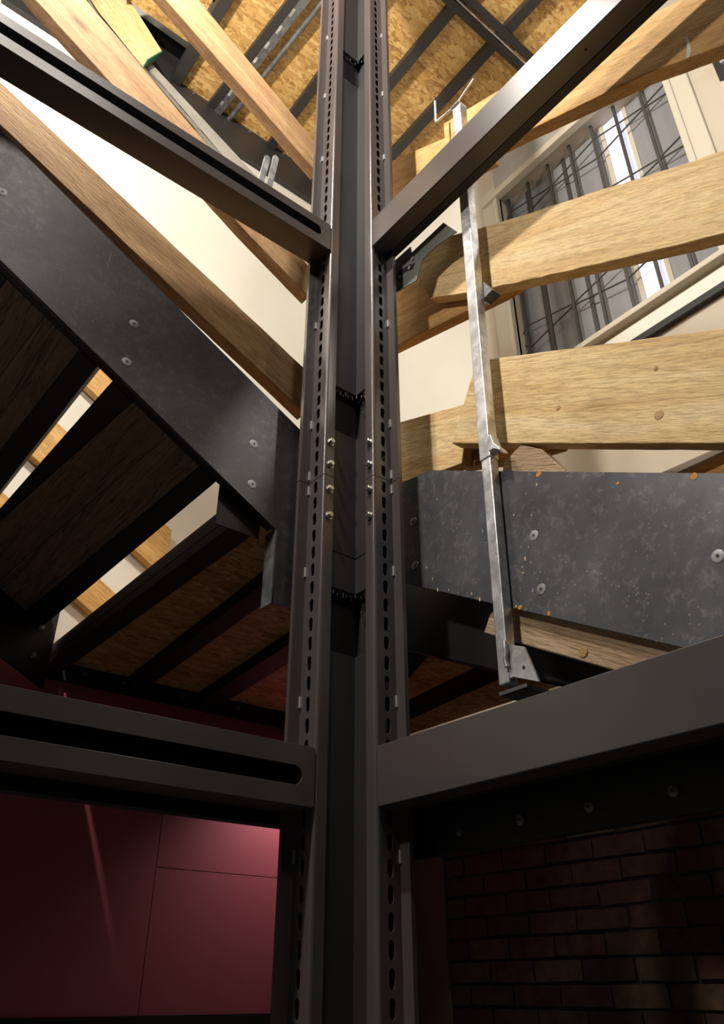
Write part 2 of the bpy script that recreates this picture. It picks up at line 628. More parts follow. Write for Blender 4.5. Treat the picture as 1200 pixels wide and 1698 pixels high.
def casing(name, b, m=CASING, bv=0.004):
    return structure(MB().box(*b).build(name, m, win, bevel=bv))


casing('jamb_casing', (WX, WX + 0.022, y0 - 0.13, y0 - 0.01, z0 - 0.03, z1 + 0.12))
casing('jamb_bead', (WX - 0.02, WX + 0.034, y0 - 0.03, y0, z0 - 0.03, z1))
casing('jamb_casing', (WX, WX + 0.022, y1 + 0.03, y1 + 0.12, z0 - 0.03, z1 + 0.12))
casing('jamb_bead', (WX - 0.02, WX + 0.034, y1, y1 + 0.035, z0 - 0.03, z1))
casing('head_casing', (WX, WX + 0.05, y0 - 0.12, y1 + 0.11, z1 - 0.02, z1 + 0.035))
casing('head_board', (WX, WX + 0.018, y0 - 0.01, y1 + 0.03, z1 + 0.035, z1 + 0.42), GREYP)
casing('sill', (WX - 0.10, WX + 0.055, y0 - 0.13, y1 + 0.35, z0 - 0.035, z0), CASING, 0.006)
ped = [y0, wy(-0.20), wy(0.055), wy(0.305), wy(0.445), y1]
for i in range(5):
    structure(MB().box(WX - 0.115, WX - 0.108, ped[i] + 0.012, ped[i + 1] - 0.012, z0, z1).build('pane', PANE_LIT if i == 3 else PANE, win))
for yy in ped[1:-1]:
    structure(MB().box(WX - 0.13, WX - 0.098, yy - 0.012, yy + 0.012, z0, z1).build('mullion', CASING if yy > 0.1 else BARM, win))
bys = [wy(t) for t in (-0.305, -0.16, -0.017, 0.130, 0.274, 0.414, 0.559)]
for yy in bys:
    structure(MB().box(WX - 0.062, WX - 0.048, yy - 0.008, yy + 0.008, z0, z1).build('bar', BARM, win))
bys = [y0] + bys + [y1]
for zc in (3.715 * kX, 3.31 * kX, 2.835 * kX):
    for sgn in (1, -1):
        pts = []
        for i, yy in enumerate(bys):
            pts.append((WX - 0.055 + 0.002 * sgn, yy, zc + sgn * (0.004, 0.042, 0.082, 0.042)[(i + 1) % 4]))
        structure(MB().tube(pts, 0.0048, 6).build('lattice_strap', BARM, win))
tag(MB().box(WX + 0.010, WX + 0.034, wy(0.20), 1.8, 2.315 * kX, 2.352 * kX).build('cable_rail', BLACK, bevel=0.004),
    'black horizontal rail fixed to the white wall below the barred window', 'rail')


# ------------------------------------------------------------------ corner post of the shaft
post = thing('corner_post', 'tall dark taupe folded steel corner post with slotted flanges in the centre', 'post', (0, 0, ZF))
xb, yb = 0.1108, 0.0818           # bright folded edges
yl, xl = -0.0719, -0.0655         # depth of the slotted flanges
R = 0.0075
T = 0.003


def arc(cx, cy, a0, a1, r, n=5):
    return [(cx + r * math.cos(math.radians(a0 + (a1 - a0) * i / n)), cy + r * math.sin(math.radians(a0 + (a1 - a0) * i / n))) for i in range(n + 1)]


def slot_wall(mb, o, u, nrm, width, z0, z1, pitch=0.0513, sl=0.037, sw=0.0155, t=T):
    """flat strip from o along u (width), its face looking along nrm, with a row of obround slots"""
    o = Vector(o)
    u = Vector(u)
    nrm = Vector(nrm)
    up = Vector((0, 0, 1))
    n = int(round((z1 - z0) / pitch))
    ph = (z1 - z0) / n
    uc = width * 0.5
    for k in range(n):
        zc = (k + 0.5) * ph
        hw, hl, c = sw / 2, sl / 2, sw * 0.42
        hole = [(uc - hw, zc - hl + c), (uc - hw + c * .6, zc - hl), (uc + hw - c * .6, zc - hl), (uc + hw, zc - hl + c),
                (uc + hw, zc + hl - c), (uc + hw - c * .6, zc + hl), (uc - hw + c * .6, zc + hl), (uc - hw, zc + hl - c)]
        zb, zt = k * ph, (k + 1) * ph
        out = [(0, zc - hl + c), (0, zb), (width, zb), (width, zc - hl + c), (width, zc + hl - c), (width, zt), (0, zt), (0, zc + hl - c)]
        P = lambda q, d: o + u * q[0] + up * (z0 + q[1]) - nrm * d
        vs = [P(q, 0) for q in out] + [P(q, 0) for q in hole] + [P(q, t) for q in hole] + [P(q, t) for q in out]
        fs = []
        for i in range(8):
            j = (i + 1) % 8
            fs.append((i, j, 8 + j, 8 + i))
            fs.append((8 + i, 8 + j, 16 + j, 16 + i))
            fs.append((16 + i, 16 + j, 24 + j, 24 + i))
        if u.cross(up).dot(nrm) < 0:
            fs = [f[::-1] for f in fs]
        mb.add(vs, fs)


ZS = 1.230
for (za, zb_) in ((ZF, ZS - 0.0012), (ZS + 0.0012, 5.6)):
    mb = MB()
    # left wing: inner flange with its folded edge, then the outer lip
    pl = [(0.0775, -0.010), (0.0775, 0.0)] + [(xb - R, 0.0)] + arc(xb - R, -R, 90, 0, R)
    mb.sheet(pl, T, za, zb_)
    slot_wall(mb, (xb, -R, 0), (0, -1, 0), (1, 0, 0), -yl - R, za, zb_)
    mb.sheet([(xb, yl), (0.1438, yl), (0.1438, yl - 0.012)], T, za, zb_)
    mb.build('slotted_flange', COAT, post, smooth=0.6)
    mb = MB()
    pl = arc(-R, yb - R, 90, 0, R) + [(0.0, 0.0452), (-0.010, 0.0452)]
    mb.sheet(pl, T, za, zb_)
    slot_wall(mb, (-R, yb, 0), (-1, 0, 0), (0, 1, 0), -xl - R, za, zb_)
    mb.sheet([(xl - 0.012, 0.1133), (xl, 0.1133), (xl, yb)], T, za, zb_)
    mb.build('slotted_flange', COAT, post, smooth=0.6)
# closed back of the hollow profile
mb = MB()
mb.sheet([(xb - T, yl - 0.012), (-0.085, yl - 0.012), (-0.085, yb - T)][::-1], 0.003, ZF, 5.6)
mb.build('back_cover', BLACK, post)
# liner of the recess, in lengths, with dark openings between
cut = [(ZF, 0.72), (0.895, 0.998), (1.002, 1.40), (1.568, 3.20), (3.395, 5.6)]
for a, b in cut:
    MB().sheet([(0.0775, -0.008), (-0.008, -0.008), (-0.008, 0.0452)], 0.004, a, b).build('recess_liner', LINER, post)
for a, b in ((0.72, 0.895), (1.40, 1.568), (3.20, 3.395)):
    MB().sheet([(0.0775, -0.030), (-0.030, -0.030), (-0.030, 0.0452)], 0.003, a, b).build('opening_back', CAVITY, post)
    k = 0
    for (u, v) in ((0.060, -0.014), (0.045, -0.018), (0.030, -0.012), (0.030, -0.022), (0.016, -0.018), (0.004, -0.012), (-0.006, -0.004), (-0.014, 0.010), (-0.018, 0.022), (-0.012, 0.032)):
        MB().tube([(u, v, b - 0.001), (u, v, b - 0.010 - 0.004 * (k % 3))], [0.0022, 0.0014], 6).build('screw_tip', ZINC, post)
        k += 1
    MB().tube([(-0.018, 0.012, b - 0.055), (-0.012, 0.012, b - 0.055)], 0.003, 8).build('screw_tip', ZINC, post)


def hexbolt(p, nrm, parent, r=0.0088, h=0.0085):
    p = Vector(p)
    nrm = Vector(nrm)
    w_ = MB().tube([p, p + nrm * 0.0025], r * 1.32, 18).build('washer', ZINC, parent, smooth=0.6)
    b = MB().tube([p + nrm * 0.0025, p + nrm * (0.0025 + h), p + nrm * (0.0035 + h)], [r, r, r * 0.86], 6).build('bolt_head', ZINC, parent)
    MB().tube([p + nrm * (0.0035 + h), p + nrm * (0.0042 + h)], r * 0.6, 12).build('bolt_face', ZINC, b)


for z in (1.345, 1.268, 1.185, 1.100):
    hexbolt((0.0915, 0, z), (0, 1, 0), post)
    hexbolt((0, 0.0655, z + 0.004), (1, 0, 0), post)
for z in (3.54, 3.11, 2.70, 1.84, 1.437, 1.255, 1.205, 0.949, 0.597, 0.25, -0.1):
    MB().box(xb + 0.0002, xb + 0.005, yl + 0.001, yl + 0.005, z - 0.014, z + 0.014).build('clip', CLIPM, post)
    MB().box(xl + 0.0002, xl + 0.004, yb + 0.0005, yb + 0.005, z - 0.014, z + 0.014).build('clip', CLIPM, post)


# ------------------------------------------------------------------ shaft beams
def left_beam(z0, z1, label, sz0, sz1, xend):
    """channel along X, open inwards through one long round-ended slot"""
    b = thing('shaft_beam', label, 'beam', (xb, 0, z0))
    x0, x1 = xb + 0.0015, 2.35
    d = 0.092
    mb = MB()
    # face with slot
    h = (sz1 - sz0) / 2
    zc = (sz0 + sz1) / 2
    nseg = 10
    ar = [(xend + h - h * math.cos(math.radians(a)), zc + h * math.sin(math.radians(a))) for a in [(-90 + 180 * i / nseg) for i in range(nseg + 1)]]
    poly = [(x0, z0), (x1, z0), (x1, sz0)] + ar + [(x1, sz1), (x1, z1), (x0 + 0.006, z1), (x0 + 0.002, z1 - 0.002), (x0, z1 - 0.006)]
    # split in strips to stay convex enough
    mb.prism([(x0, 0, z0), (x1, 0, z0), (x1, 0, sz0), (ar[0][0], 0, sz0), (x0, 0, sz0)], (0, -0.004, 0))
    mb.prism([(x0, 0, sz1), (ar[-1][0], 0, sz1), (x1, 0, sz1), (x1, 0, z1), (x0 + 0.006, 0, z1), (x0 + 0.002, 0, z1 - 0.002), (x0, 0, z1 - 0.006)], (0, -0.004, 0))
    mb.prism([(x0, 0, sz0)] + [(p[0], 0, p[1]) for p in ar] + [(x0, 0, sz1)], (0, -0.004, 0))
    mb.build('slotted_face', COAT, b, bevel=0.0022)
    MB().box(x0, x1, -d, -0.004, z0, z0 + 0.004).build('bottom_flange', COAT, b)
    MB().box(x0, x1, -d, -0.004, z1 - 0.004, z1).build('top_flange', COAT, b)
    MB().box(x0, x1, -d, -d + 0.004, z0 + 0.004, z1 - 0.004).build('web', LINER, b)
    for xx in (0.19, 0.62):
        MB().tube([(xx, -d + 0.004, zc + 0.01), (xx, -d + 0.009, zc + 0.01)], 0.004, 8).build('rivet', ZINC, b)
    return b


left_beam(2.134, 2.258, 'upper taupe shaft beam with a long slot, left of the corner post', 2.176, 2.220, 0.150)
left_beam(0.344, 0.4745, 'lower taupe shaft beam with a long slot, above the crimson wall', 0.386, 0.428, 0.146)


def right_beam(z0, z1, label):
    b = thing('shaft_beam', label, 'beam', (0, yb, z0))
    y0_, y1_ = yb + 0.0015, 2.6
    d = 0.090
    MB().box(-0.004, 0, y0_, y1_, z0, z1).build('face_plate', COAT, b, bevel=0.0025)
    MB().box(-0.062, -0.004, y0_, y1_, z0, z0 + 0.004).build('bottom_flange', COAT, b)
    MB().box(-d, -0.066, y0_, y1_, z0 + 0.002, z0 + 0.006).build('bottom_lip', LINER, b)
    MB().box(-d, -0.004, y0_, y1_, z1 - 0.004, z1).build('top_flange', COAT, b)
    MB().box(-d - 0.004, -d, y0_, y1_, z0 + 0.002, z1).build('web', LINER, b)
    for yy in (0.95, 1.35):
        MB().tube([(-0.03, yy, z0), (-0.03, yy, z0 - 0.001)], 0.004, 10).build('hole_plug', CAVITY, b)
    return b


right_beam(2.158, 2.290, 'upper taupe shaft beam with a plain face, right of the corner post')
right_beam(0.346, 0.480, 'lower taupe shaft beam with a plain face, below the right steel stringer')

# black head rails behind the lower beams
hr = thing('head_rail', 'black steel rail with round screw heads behind the lower right shaft beam', 'rail', (-0.13, 0.9, 0.25))
MB().box(-0.135, -0.115, -0.04, 2.6, 0.25, 0.46).build('rail_plate', BLACK, hr)
MB().box(-0.115, -0.096, 0.10, 2.6, 0.395, 0.46).build('spacer', LINER, hr)
for yy in (0.22, 0.391, 0.559, 0.734, 0.905, 1.08):
    s = MB().tube([(-0.115, yy, 0.29), (-0.111, yy, 0.29), (-0.108, yy, 0.29)], [0.0105, 0.0105, 0.006], 14).build('screw_head', GALV_D, hr, smooth=0.7)
    MB().tube([(-0.108, yy, 0.29), (-0.1072, yy, 0.29)], 0.003, 6).build('screw_socket', CAVITY, s)
MB().box(0.10, 2.35, -0.135, -0.100, 0.316, 0.46).build('head_rail', BLACK)
tag(bpy.data.objects['head_rail.001'] if 'head_rail.001' in bpy.data.objects else COL.objects[-1],
    'plain black steel rail behind the lower left slotted beam', 'rail')


# ------------------------------------------------------------------ stair steelwork
def screw(p, nrm, parent, r=0.0135):
    p = Vector(p)
    nrm = Vector(nrm)
    s = MB().tube([p, p + nrm * 0.0010, p + nrm * 0.0016], [r, r * 0.95, r * 0.62], 20).build('screw_head', SCREWM, parent, smooth=0.5)
    MB().tube([p + nrm * 0.0016, p + nrm * 0.0019], r * 0.30, 6).build('screw_socket', LINER, s)


YS = -0.150
q = lambda *p: onY(p, YS)
top0, top1 = q(0, 215), q(500, 715)
bot0, bot1 = q(0, 430), q(460, 880)
st = (top0 - top1) / (top0.x - top1.x)
sb = (bot0 - bot1) / (bot0.x - bot1.x)
XE = 2.1
P = [top1 + st * (0.055 - top1.x), top0 + st * (XE - top0.x), bot0 + sb * (XE - bot0.x), bot1]
e0, e1 = q(450, 1000), q(490, 1008)
P += [Vector((bot1.x + 0.004, YS, e0.z)), Vector((0.055, YS, e1.z))]
stl = thing('left_stringer', 'dark steel stair stringer sloping down to the corner post from upper left', 'stringer', (0.1, YS, e0.z))
stl.name = 'stair_stringer'
MB().prism(P, (0, -0.012, 0)).build('plate', STEEL_L, stl, origin=(0.5, YS, 1.5))
# lower inner angle under the treads and the little end return
d = sb.normalized()
nn = Vector((-d.z, 0, d.x))
MB().bar(bot1 + sb * 0.012 + Vector((0, -0.012, 0.001)), bot0 + sb * (XE - bot0.x) + Vector((0, -0.012, 0.001)), (0, -0.022, 0), nn * 0.05).build('bottom_angle', BLACK, stl)
MB().box(bot1.x + 0.001, bot1.x + 0.007, YS - 0.05, YS + 0.0, e0.z, bot1.z + 0.004).build('end_return', GALV_D, stl)
for p in ((222, 537), (210, 600), (421, 736), (418, 803), (4, 318), (-60, 250)):
    screw(onY(p, YS), (0, 1, 0), stl)

XS = -0.150
q = lambda *p: onX(p, XS)
a, b = q(715, 780), q(1200, 785)
tr = (b - a) / (b.y - a.y)
c, dd = q(690, 971), q(1130, 1073)
br = (dd - c) / (dd.y - c.y)
YE = 2.3
P = [q(655, 805), a, b + tr * (YE - b.y), dd + br * (YE - dd.y), c, q(655, 963)]
strr = thing('stair_stringer', 'scuffed blue-grey steel stringer with countersunk screws right of the corner post', 'stringer', (XS, 0.1, P[-1].z))
MB().prism(P, (-0.012, 0, 0)).build('plate', STEEL_R, strr, origin=(XS, 0.6, 0.9))
for p in ((685, 865), (688, 938), (885, 888), (897, 977), (1190, 922)):
    screw(onX(p, XS), (1, 0, 0), strr)
RUST = paint('orange_primer_spot', (0.62, 0.25, 0.02), rough=0.7)
for (px, py, r) in ((893, 786, 0.008), (1150, 790, 0.008), (862, 1007, 0.006), (910, 1017, 0.005), (1024, 801, 0.004)):
    p = onX((px, py), XS)
    vs = [(p.x + 0.0006, p.y + r * (0.7 + 0.5 * random.random()) * math.cos(t), p.z + r * (0.7 + .5 * random.random()) * math.sin(t)) for t in [i * math.pi / 5 for i in range(10)]]
    MB().prism(vs, (-0.0006, 0, 0)).build('primer_spot', RUST, strr)
SPLASH = paint('pale_yellow_splash', (0.62, 0.50, 0.22), rough=0.6)
rs = random.Random(3)
for k in range(34):
    px = rs.choice([rs.uniform(700, 790), rs.uniform(850, 900), rs.uniform(700, 860)])
    py = rs.uniform(800, 985) if k % 3 else 972 + (px - 690) * 0.232 - rs.uniform(2, 8)
    p = onX((px, py), XS)
    r = rs.uniform(0.0010, 0.0028)
    st_ = rs.uniform(1.0, 2.6)
    vs = [(p.x + 0.0005, p.y + r * math.cos(t), p.z + r * st_ * math.sin(t)) for t in [i * math.pi / 3 for i in range(6)]]
    MB().prism(vs, (-0.0005, 0, 0)).build('paint_splash', SPLASH if k % 2 else SCREWM, strr)
# black carriage channel under the right flight
P = [onX(p, -0.235) for p in ((640, 950), (700, 962), (1330, 1110), (1330, 1215), (985, 1146), (815, 1112), (640, 1070))]
tag(MB().prism(P, (-0.07, 0, 0)).build('carriage_channel', BLACK, origin=P[0], bevel=0.006),
    'black steel carriage channel in shade under the right stringer', 'channel')

# outer stringer of the left flight, along the wall
YO = -1.50
p0, p1 = onY((0, 1088), YO), onY((62, 1135), YO)
so = (p0 - p1) / (p0.x - p1.x)
P = [p1 + so * (0.30 - p1.x), p0 + so * (XE - p0.x), p0 + so * (XE - p0.x) + Vector((0, 0, 0.36)), p1 + so * (0.30 - p1.x) + Vector((0, 0, 0.36))]
oso = tag(MB().prism(P, (0, -0.012, 0)).build('wall_stringer', BLACK, origin=P[0]), 'black wall-side stair stringer behind the brown treads', 'stringer')
for pp in ((68, 1040), (55, 1087)):
    x, _, z = onY(pp, YO)
    MB().tube([(x, YO, z), (x, YO + 0.004, z), (x, YO + 0.010, z)], [0.014, 0.014, 0.008], 8).build('bolt_head', GALV_D, oso)

# treads of the left flight: two old planks in a steel tray each; top two unseen, added to block light
tl = ['brown timber stair tread next to the landing, seen from below', 'brown timber stair tread second up from the landing, seen from below', 'brown timber stair tread third up from the landing, cut by the frame', 'brown timber stair tread fourth up from the landing, unseen above the frame', 'brown timber stair tread fifth up from the landing, unseen above the frame']


def tread(label, org, rot, group, wid):
    """tray tread; local x = going (uphill), local y = inwards to the shaft, width wid, origin at the front lower edge"""
    t = thing('stair_tread', label, 'tread', org, group)
    t.rotation_euler = (0, 0, rot)
    W = world_of(t)

    def put(mb, name, mat, fr=None, bv=None):
        mb.v = [W @ v for v in mb.v]
        o = mb.v[0].copy()
        R3 = W.to_3x3()
        mb.build(name, mat, t, origin=o, frame=[R3 @ Vector(f) for f in fr] if fr else None, bevel=bv)
    for (xa, xc) in ((0.055, 0.203), (0.206, 0.353)):
        put(MB().box(xa, xc, -wid, -0.002, 0.009, 0.049), 'plank', WOOD_T, ((0, 1, 0), (-1, 0, 0), (0, 0, 1)), 0.003)
    put(MB().box(0.002, 0.088, -wid, 0, 0, 0.008).box(-0.004, 0.004, -wid, 0, 0, 0.075), 'front_angle', BLACK)
    put(MB().box(0.355, 0.363, -wid, 0, 0.006, 0.098), 'back_plate', BLACK)
    return t


def zs(x):
    return bot1.z + sb.z * (x - bot1.x)


def sloped(pl, t):
    """plank in the sloping soffit plane of the left flight: plan outline pl, thickness t upwards"""
    return MB().prism([(x, y, zs(x)) for x, y in pl], (-t * 0.48, 0, t * 0.87))


YI, YQ = -0.187, -1.497
for k in range(5):
    ox = 0.378 * k
    t = thing('stair_tread', tl[k], 'tread', (0.40 + ox, -0.8, zs(0.40 + ox)), 'treads of the left flight')
    ax = Vector((0.03, -1, 0.0165)).normalized()
    for c0, c1, d0, d1 in ((0.398, 0.428, 0.5004, 0.5604), (0.5008, 0.5608, 0.612, 0.700)):
        m_ = sloped([(c0 + ox, YI), (d0 + ox, YI), (d1 + ox, YQ), (c1 + ox, YQ)], 0.04)
        ux = Vector((0.876, 0, 0.483))
        m_.build('plank', WOOD_T, t, origin=m_.v[0], frame=((0, 1, 0), -ux, ux.cross(Vector((0, 1, 0))).normalized()), bevel=0.003)
    mt = sloped([(0.395 + ox, YI), (0.618 + ox, YI), (0.704 + ox, YQ), (0.425 + ox, YQ)], 0.004)
    mt.v = [v + Vector((-0.0206, 0, 0.0374)) for v in mt.v]
    mt.build('light_block_sheet', BLACK, t)  # unseen sheet added to block light between the planks
    sloped([(0.345 + ox, YI), (0.396 + ox, YI), (0.426 + ox, YQ), (0.352 + ox, YQ)], 0.05).build('front_bar', BLACK, t)
    sloped([(0.614 + ox, YI), (0.677 + ox, YI), (0.709 + ox - 0.002, YQ), (0.702 + ox, YQ)], 0.05).build('back_bar', BLACK, t)
for k, lb in enumerate(('first timber tread below the landing, hidden in shade behind the right stringer', 'second timber tread below the landing, hidden in shade behind the right stringer',
                        'third timber tread below the landing, hidden in shade behind the right stringer', 'fourth timber tread below the landing, hidden in shade behind the right stringer',
                        'fifth timber tread below the landing, hidden in shade behind the right stringer', 'sixth timber tread below the landing, hidden in shade behind the right stringer')):
    tread(lb, (-0.31, 0.42 + 0.352 * k, 0.78 - 0.172 * k), -math.pi / 2, 'treads of the right flight', 1.27)


def jline(p, q_, z):
    """line X(Y) through two pixels of the plane Z = z"""
    a_, b_ = onZ(p, z), onZ(q_, z)
    k = (b_.x - a_.x) / (b_.y - a_.y)
    return lambda y: a_.x + k * (y - a_.y)


def landing(zb, label, jm, joists, up=False):
    zo = zb + 0.05
    L = thing('stair_landing', label, 'landing', (-0.4, -0.7, zb))
    yi, yo = -0.190, -1.62
    lines = [(jline(p, q_, zb), wd) for p, q_, wd in joists]
    edges = [lambda y: 0.215] + [l for l, _ in lines] + [lambda y: WX + 0.03]
    for i in range(len(edges) - 1):
        A_, B_ = edges[i], edges[i + 1]
        g = 0.0015
        poly = [(A_(yi) - g, yi, zo), (A_(yo) - g, yo, zo), (B_(yo) + g, yo, zo), (B_(yi) + g, yi, zo)]
        MB().prism(poly, (0, 0, 0.018)).build('strand_board_panel', OSBM, L, origin=((A_(yi) + B_(yi)) / 2, -0.6, zo))
        if up and B_(yi) < -0.3:
            a0 = min(A_(yi), -0.17)
            MB().prism([(a0 - g, yi + g, zo), (B_(yi) + g, yi + g, zo), (B_(yi) + g, 0.55, zo), (a0 - g, 0.55, zo)], (0, 0, 0.018)).build('strand_board_panel', OSBM, L, origin=(a0, 0.2, zo))
    for f, wd in lines:
        X0, x1 = f(yi), f(yo)
        if wd < 0:      # slotted strut channel with a pipe beside it
            j = MB().bar((X0 + 0.012, yi, zb), (x1 + 0.012, yo, zb), (0.050, 0, 0), (0, 0, 0.048)).build('joist', LINER, L)
            MB().bar((X0 - 0.040, yi, zb - 0.006), (x1 - 0.040, yo, zb - 0.006), (0.050, 0, 0), (0, 0, 0.054)).build('joist', GALV_D, L)
            n = 11
            for i in range(n):
                t_ = (i + 0.25) / n
                yy = yi + (yo - yi) * t_
                xx = X0 + (x1 - X0) * t_
                MB().box(xx - 0.006, xx + 0.010, yy - random.uniform(0.03, 0.09), yy, zb - 0.0085, zb - 0.006).build('strut_tab', GALV, j)
            MB().tube([(X0 - 0.105, yi, zb + 0.01), (x1 - 0.105, yo, zb + 0.01)], 0.017, 10).build('conduit_pipe', GALV_D, L, smooth=0.8)
        else:
            MB().bar((X0 - wd / 2, yi, zb), (x1 - wd / 2, yo, zb), (wd, 0, 0), (0, 0, 0.05)).build('joist', jm, L)
            if up and X0 < -0.3:
                MB().bar((X0 - wd / 2, yi, zb), (X0 - wd / 2, 0.55, zb), (wd, 0, 0), (0, 0, 0.05)).build('joist', jm, L)
    MB().box(0.215, 0.288, yo, -0.191, zb, zb + 0.035).box(0.280, 0.288, yo, -0.191, zb + 0.035, zb + 0.088).build('edge_channel', jm, L, bevel=0.004)
    MB().box(0.195, 0.330, -0.190, -0.1855, zb - 0.002, zb + 0.150).build('end_cleat', jm, L)
    oc = MB().box(WX + 0.03, (1.3 if up else 0.288), yo - 0.03, yo, zb - (0.26 if up else 0.02), zb + (0.45 if up else 0.11)).build('wall_channel', jm, L)
    for xx in (-0.05, -0.32, -0.60, -0.9, 0.12):
        MB().tube([(xx, yo, zb + 0.02), (xx, yo + 0.012, zb + 0.02)], 0.011, 6).build('bolt_head', GALV_D, oc)
    return L


landing(1.075, 'shaded strand board stair landing on black joists behind the corner post', BLACK,
        [((450, 975), (228, 1140), 0.07), ((478, 1085), (348, 1167), 0.095), ((700, 1080), (668, 1118), 0.08), ((830, 1116), (685, 1183), 0.08)])
ZU = 5.10
UL = landing(ZU, 'bright strand board landing overhead on dark steel joists', LINER,
             [((500, 0), (356, 186), -1), ((527, 136), (445, 250), 0.06), ((745, 22), (645, 142), 0.065), ((810, 85), (650, 260), 0.065)], True)
# cross channel of the upper landing (two flanges and a web)
xa_, xc_ = WX + 0.03, -0.18
MB().box(xa_, xc_, -0.150, -0.100, ZU - 0.010, ZU - 0.004).box(xa_, xc_, -0.150, -0.144, ZU - 0.004, ZU + 0.03).build('cross_channel', LINER, UL)
MB().box(xa_, xc_, -0.066, -0.018, ZU - 0.010, ZU - 0.001).build('cross_channel', LINER, UL)
MB().box(xa_, xc_, -0.092, -0.084, ZU - 0.010, ZU - 0.001).build('zinc_strip', GALV, UL)

# upper flight: grey wall stringer, pale batten with a green end, first strand board tread
YU = -1.50
g0, g1 = onY((172, 20), YU), onY((421, 288), YU)
h0, h1 = onY((150, 0), YU), onY((352, 237), YU)
sg = (g0 - g1) / (g0.x - g1.x)
sh = (h0 - h1) / (h0.x - h1.x)
P = [h1 + sh * (-0.80 - h1.x), h0 + sh * (1.6 - h0.x), g0 + sg * (1.6 - g0.x), g1 + sg * (-0.80 - g1.x)]
tag(MB().prism(P, (0, -0.03, 0)).build('wall_stringer', GREYP, origin=P[0]), 'grey wall stringer of the upper flight, above the top left timber', 'stringer')
bt = thing('timber_batten', 'pale yellow timber batten with a green end at upper left', 'batten', (0.45, -1.43, 4.9))
YB_ = -1.42
P = [onY(p, YB_) for p in ((247, 101), (258, 70), (203, -15), (120, -135), (90, -120), (172, 8))]
P = [onY((244, 98), YB_), onY((268, 84), YB_), onY((212, -5), YB_), onY((150, -105), YB_), onY((110, -90), YB_), onY((170, 6), YB_)]
ax = (P[3] - P[1]).normalized()
mb = MB().prism(P, (0, -0.06, 0))
mb.build('batten', WOOD_P, bt, origin=P[0], frame=(ax, Vector((0, 1, 0)).cross(ax) * -1, Vector((0, 1, 0))))
e = (P[1] - P[0])
off = Vector((ax.z, 0, -ax.x))
MB().prism([P[0], P[1], P[1] - ax * 0.008, P[0] - ax * 0.008], (0, -0.06, 0)).build('green_end', GREEN, bt)
tu = thing('stair_tread', 'strand board tread of the upper flight, top left corner', 'tread', (0.5, -0.7, ZU + 0.12))
MB().box(0.292, 0.70, -1.40, -0.2, ZU + 0.13, ZU + 0.148).build('strand_board_panel', OSBM, tu, origin=(0.5, -0.7, ZU + 0.13))
MB().box(0.70, 0.708, -1.40, -0.2, ZU + 0.10, ZU + 0.23).build('back_plate', LINER, tu)


# ------------------------------------------------------------------ timber boards
def board(name, px, plane, c, thick, mat, label, cat='board', jag=0.0, group=None):
    """timber board: outline px on the plane (X or Y = c), pushed back by thick"""
    f = (lambda p: onX(p, c)) if plane == 'X' else (lambda p: onY(p, c))
    pts = [f(p) for p in px]
    n = len(pts)
    # longest edge = direction of the grain
    best = max(range(n), key=lambda i: (pts[(i + 1) % n] - pts[i]).length)
    ax = (pts[(best + 1) % n] - pts[best]).normalized()
    out = []
    for i in range(n):
        a_, b_ = pts[i], pts[(i + 1) % n]
        L = (b_ - a_).length
        k = max(1, int(L / 0.035)) if jag else 1
        for s in range(k):
            p = a_.lerp(b_, s / k)
            if jag:
                p = p + Vector((0, 0, random.uniform(-jag, jag)))
            out.append(p)
    nz = Vector((1, 0, 0)) if plane == 'X' else Vector((0, 1, 0))
    o = MB().prism(out, -nz * thick).build(name, mat, origin=pts[best], frame=(ax, nz.cross(ax), nz), bevel=0.0025)
    tag(o, label, cat, group)
    return o


G_R = 'guard boards on the right flight'
G_L = 'guard boards on the left flight'
XF = -0.185
board('guard_board', [(790, 598), (1300, 531), (1300, 735), (748, 735)], 'X', XF, 0.042, WOOD_Y, 'pale sawn guard board with knots just above the right steel stringer', jag=0.0008, group=G_R)
board('guard_board', [(706, 402), (757, 388), (800, 377), (1300, 218), (1300, 361), (1000, 436), (800, 481), (712, 495), (693, 462)], 'X', XF, 0.042, WOOD_Y,
      'rough pale guard board with a ragged end crossing behind the galvanised post', jag=0.0022, group=G_R)
board('guard_board', [(735, 205), (822, 152), (1086, 20), (1320, -90), (1320, 28), (1064, 125), (870, 219), (740, 285)], 'X', XF, 0.045, WOOD_O,
      'thick orange guard board, topmost right of the galvanised post, half in shadow', jag=0.0008, group=G_R)
XR = -0.232
board('guard_board', [(630, 709), (790, 664), (790, 735), (768, 742), (765, 768), (740, 778), (630, 811)], 'X', XR, 0.04, WOOD_Y, 'short yellow guard board end between the corner post and galvanised post, lowest', group=G_R)
board('guard_board', [(630, 478), (720, 432), (868, 395), (872, 463), (825, 490), (630, 587)], 'X', XR, 0.04, WOOD_O, 'orange guard board lapped behind the middle board beside the corner post', group=G_R)
board('guard_board', [(630, 275), (745, 225), (800, 196), (815, 265), (630, 360)], 'X', XR, 0.04, WOOD_O, 'orange guard board behind the upper right shaft beam, left of the galvanised post', group=G_R)
board('guard_board', [(758, 733), (938, 728), (925, 741), (845, 764), (762, 776)], 'X', -0.275, 0.035, WOOD_O, 'brown board end in shade under the lowest right guard board', group=G_R)
board('timber_offcut', [(831, 800), (834, 767), (864, 737), (897, 745), (958, 800)], 'X', -0.190, 0.036, WOOD_G, 'split timber offcut with rough end grain on top of the right stringer', 'offcut', jag=0.001)
board('timber_plank', [(802, 1049), (812, 1018), (850, 985), (1280, 1085), (1280, 1186), (1000, 1106), (856, 1065)], 'X', -0.168, 0.045, WOOD_G, 'weathered plank with a round knot under the right stringer', 'plank', jag=0.0006)
gb = bpy.data.objects['guard_board']
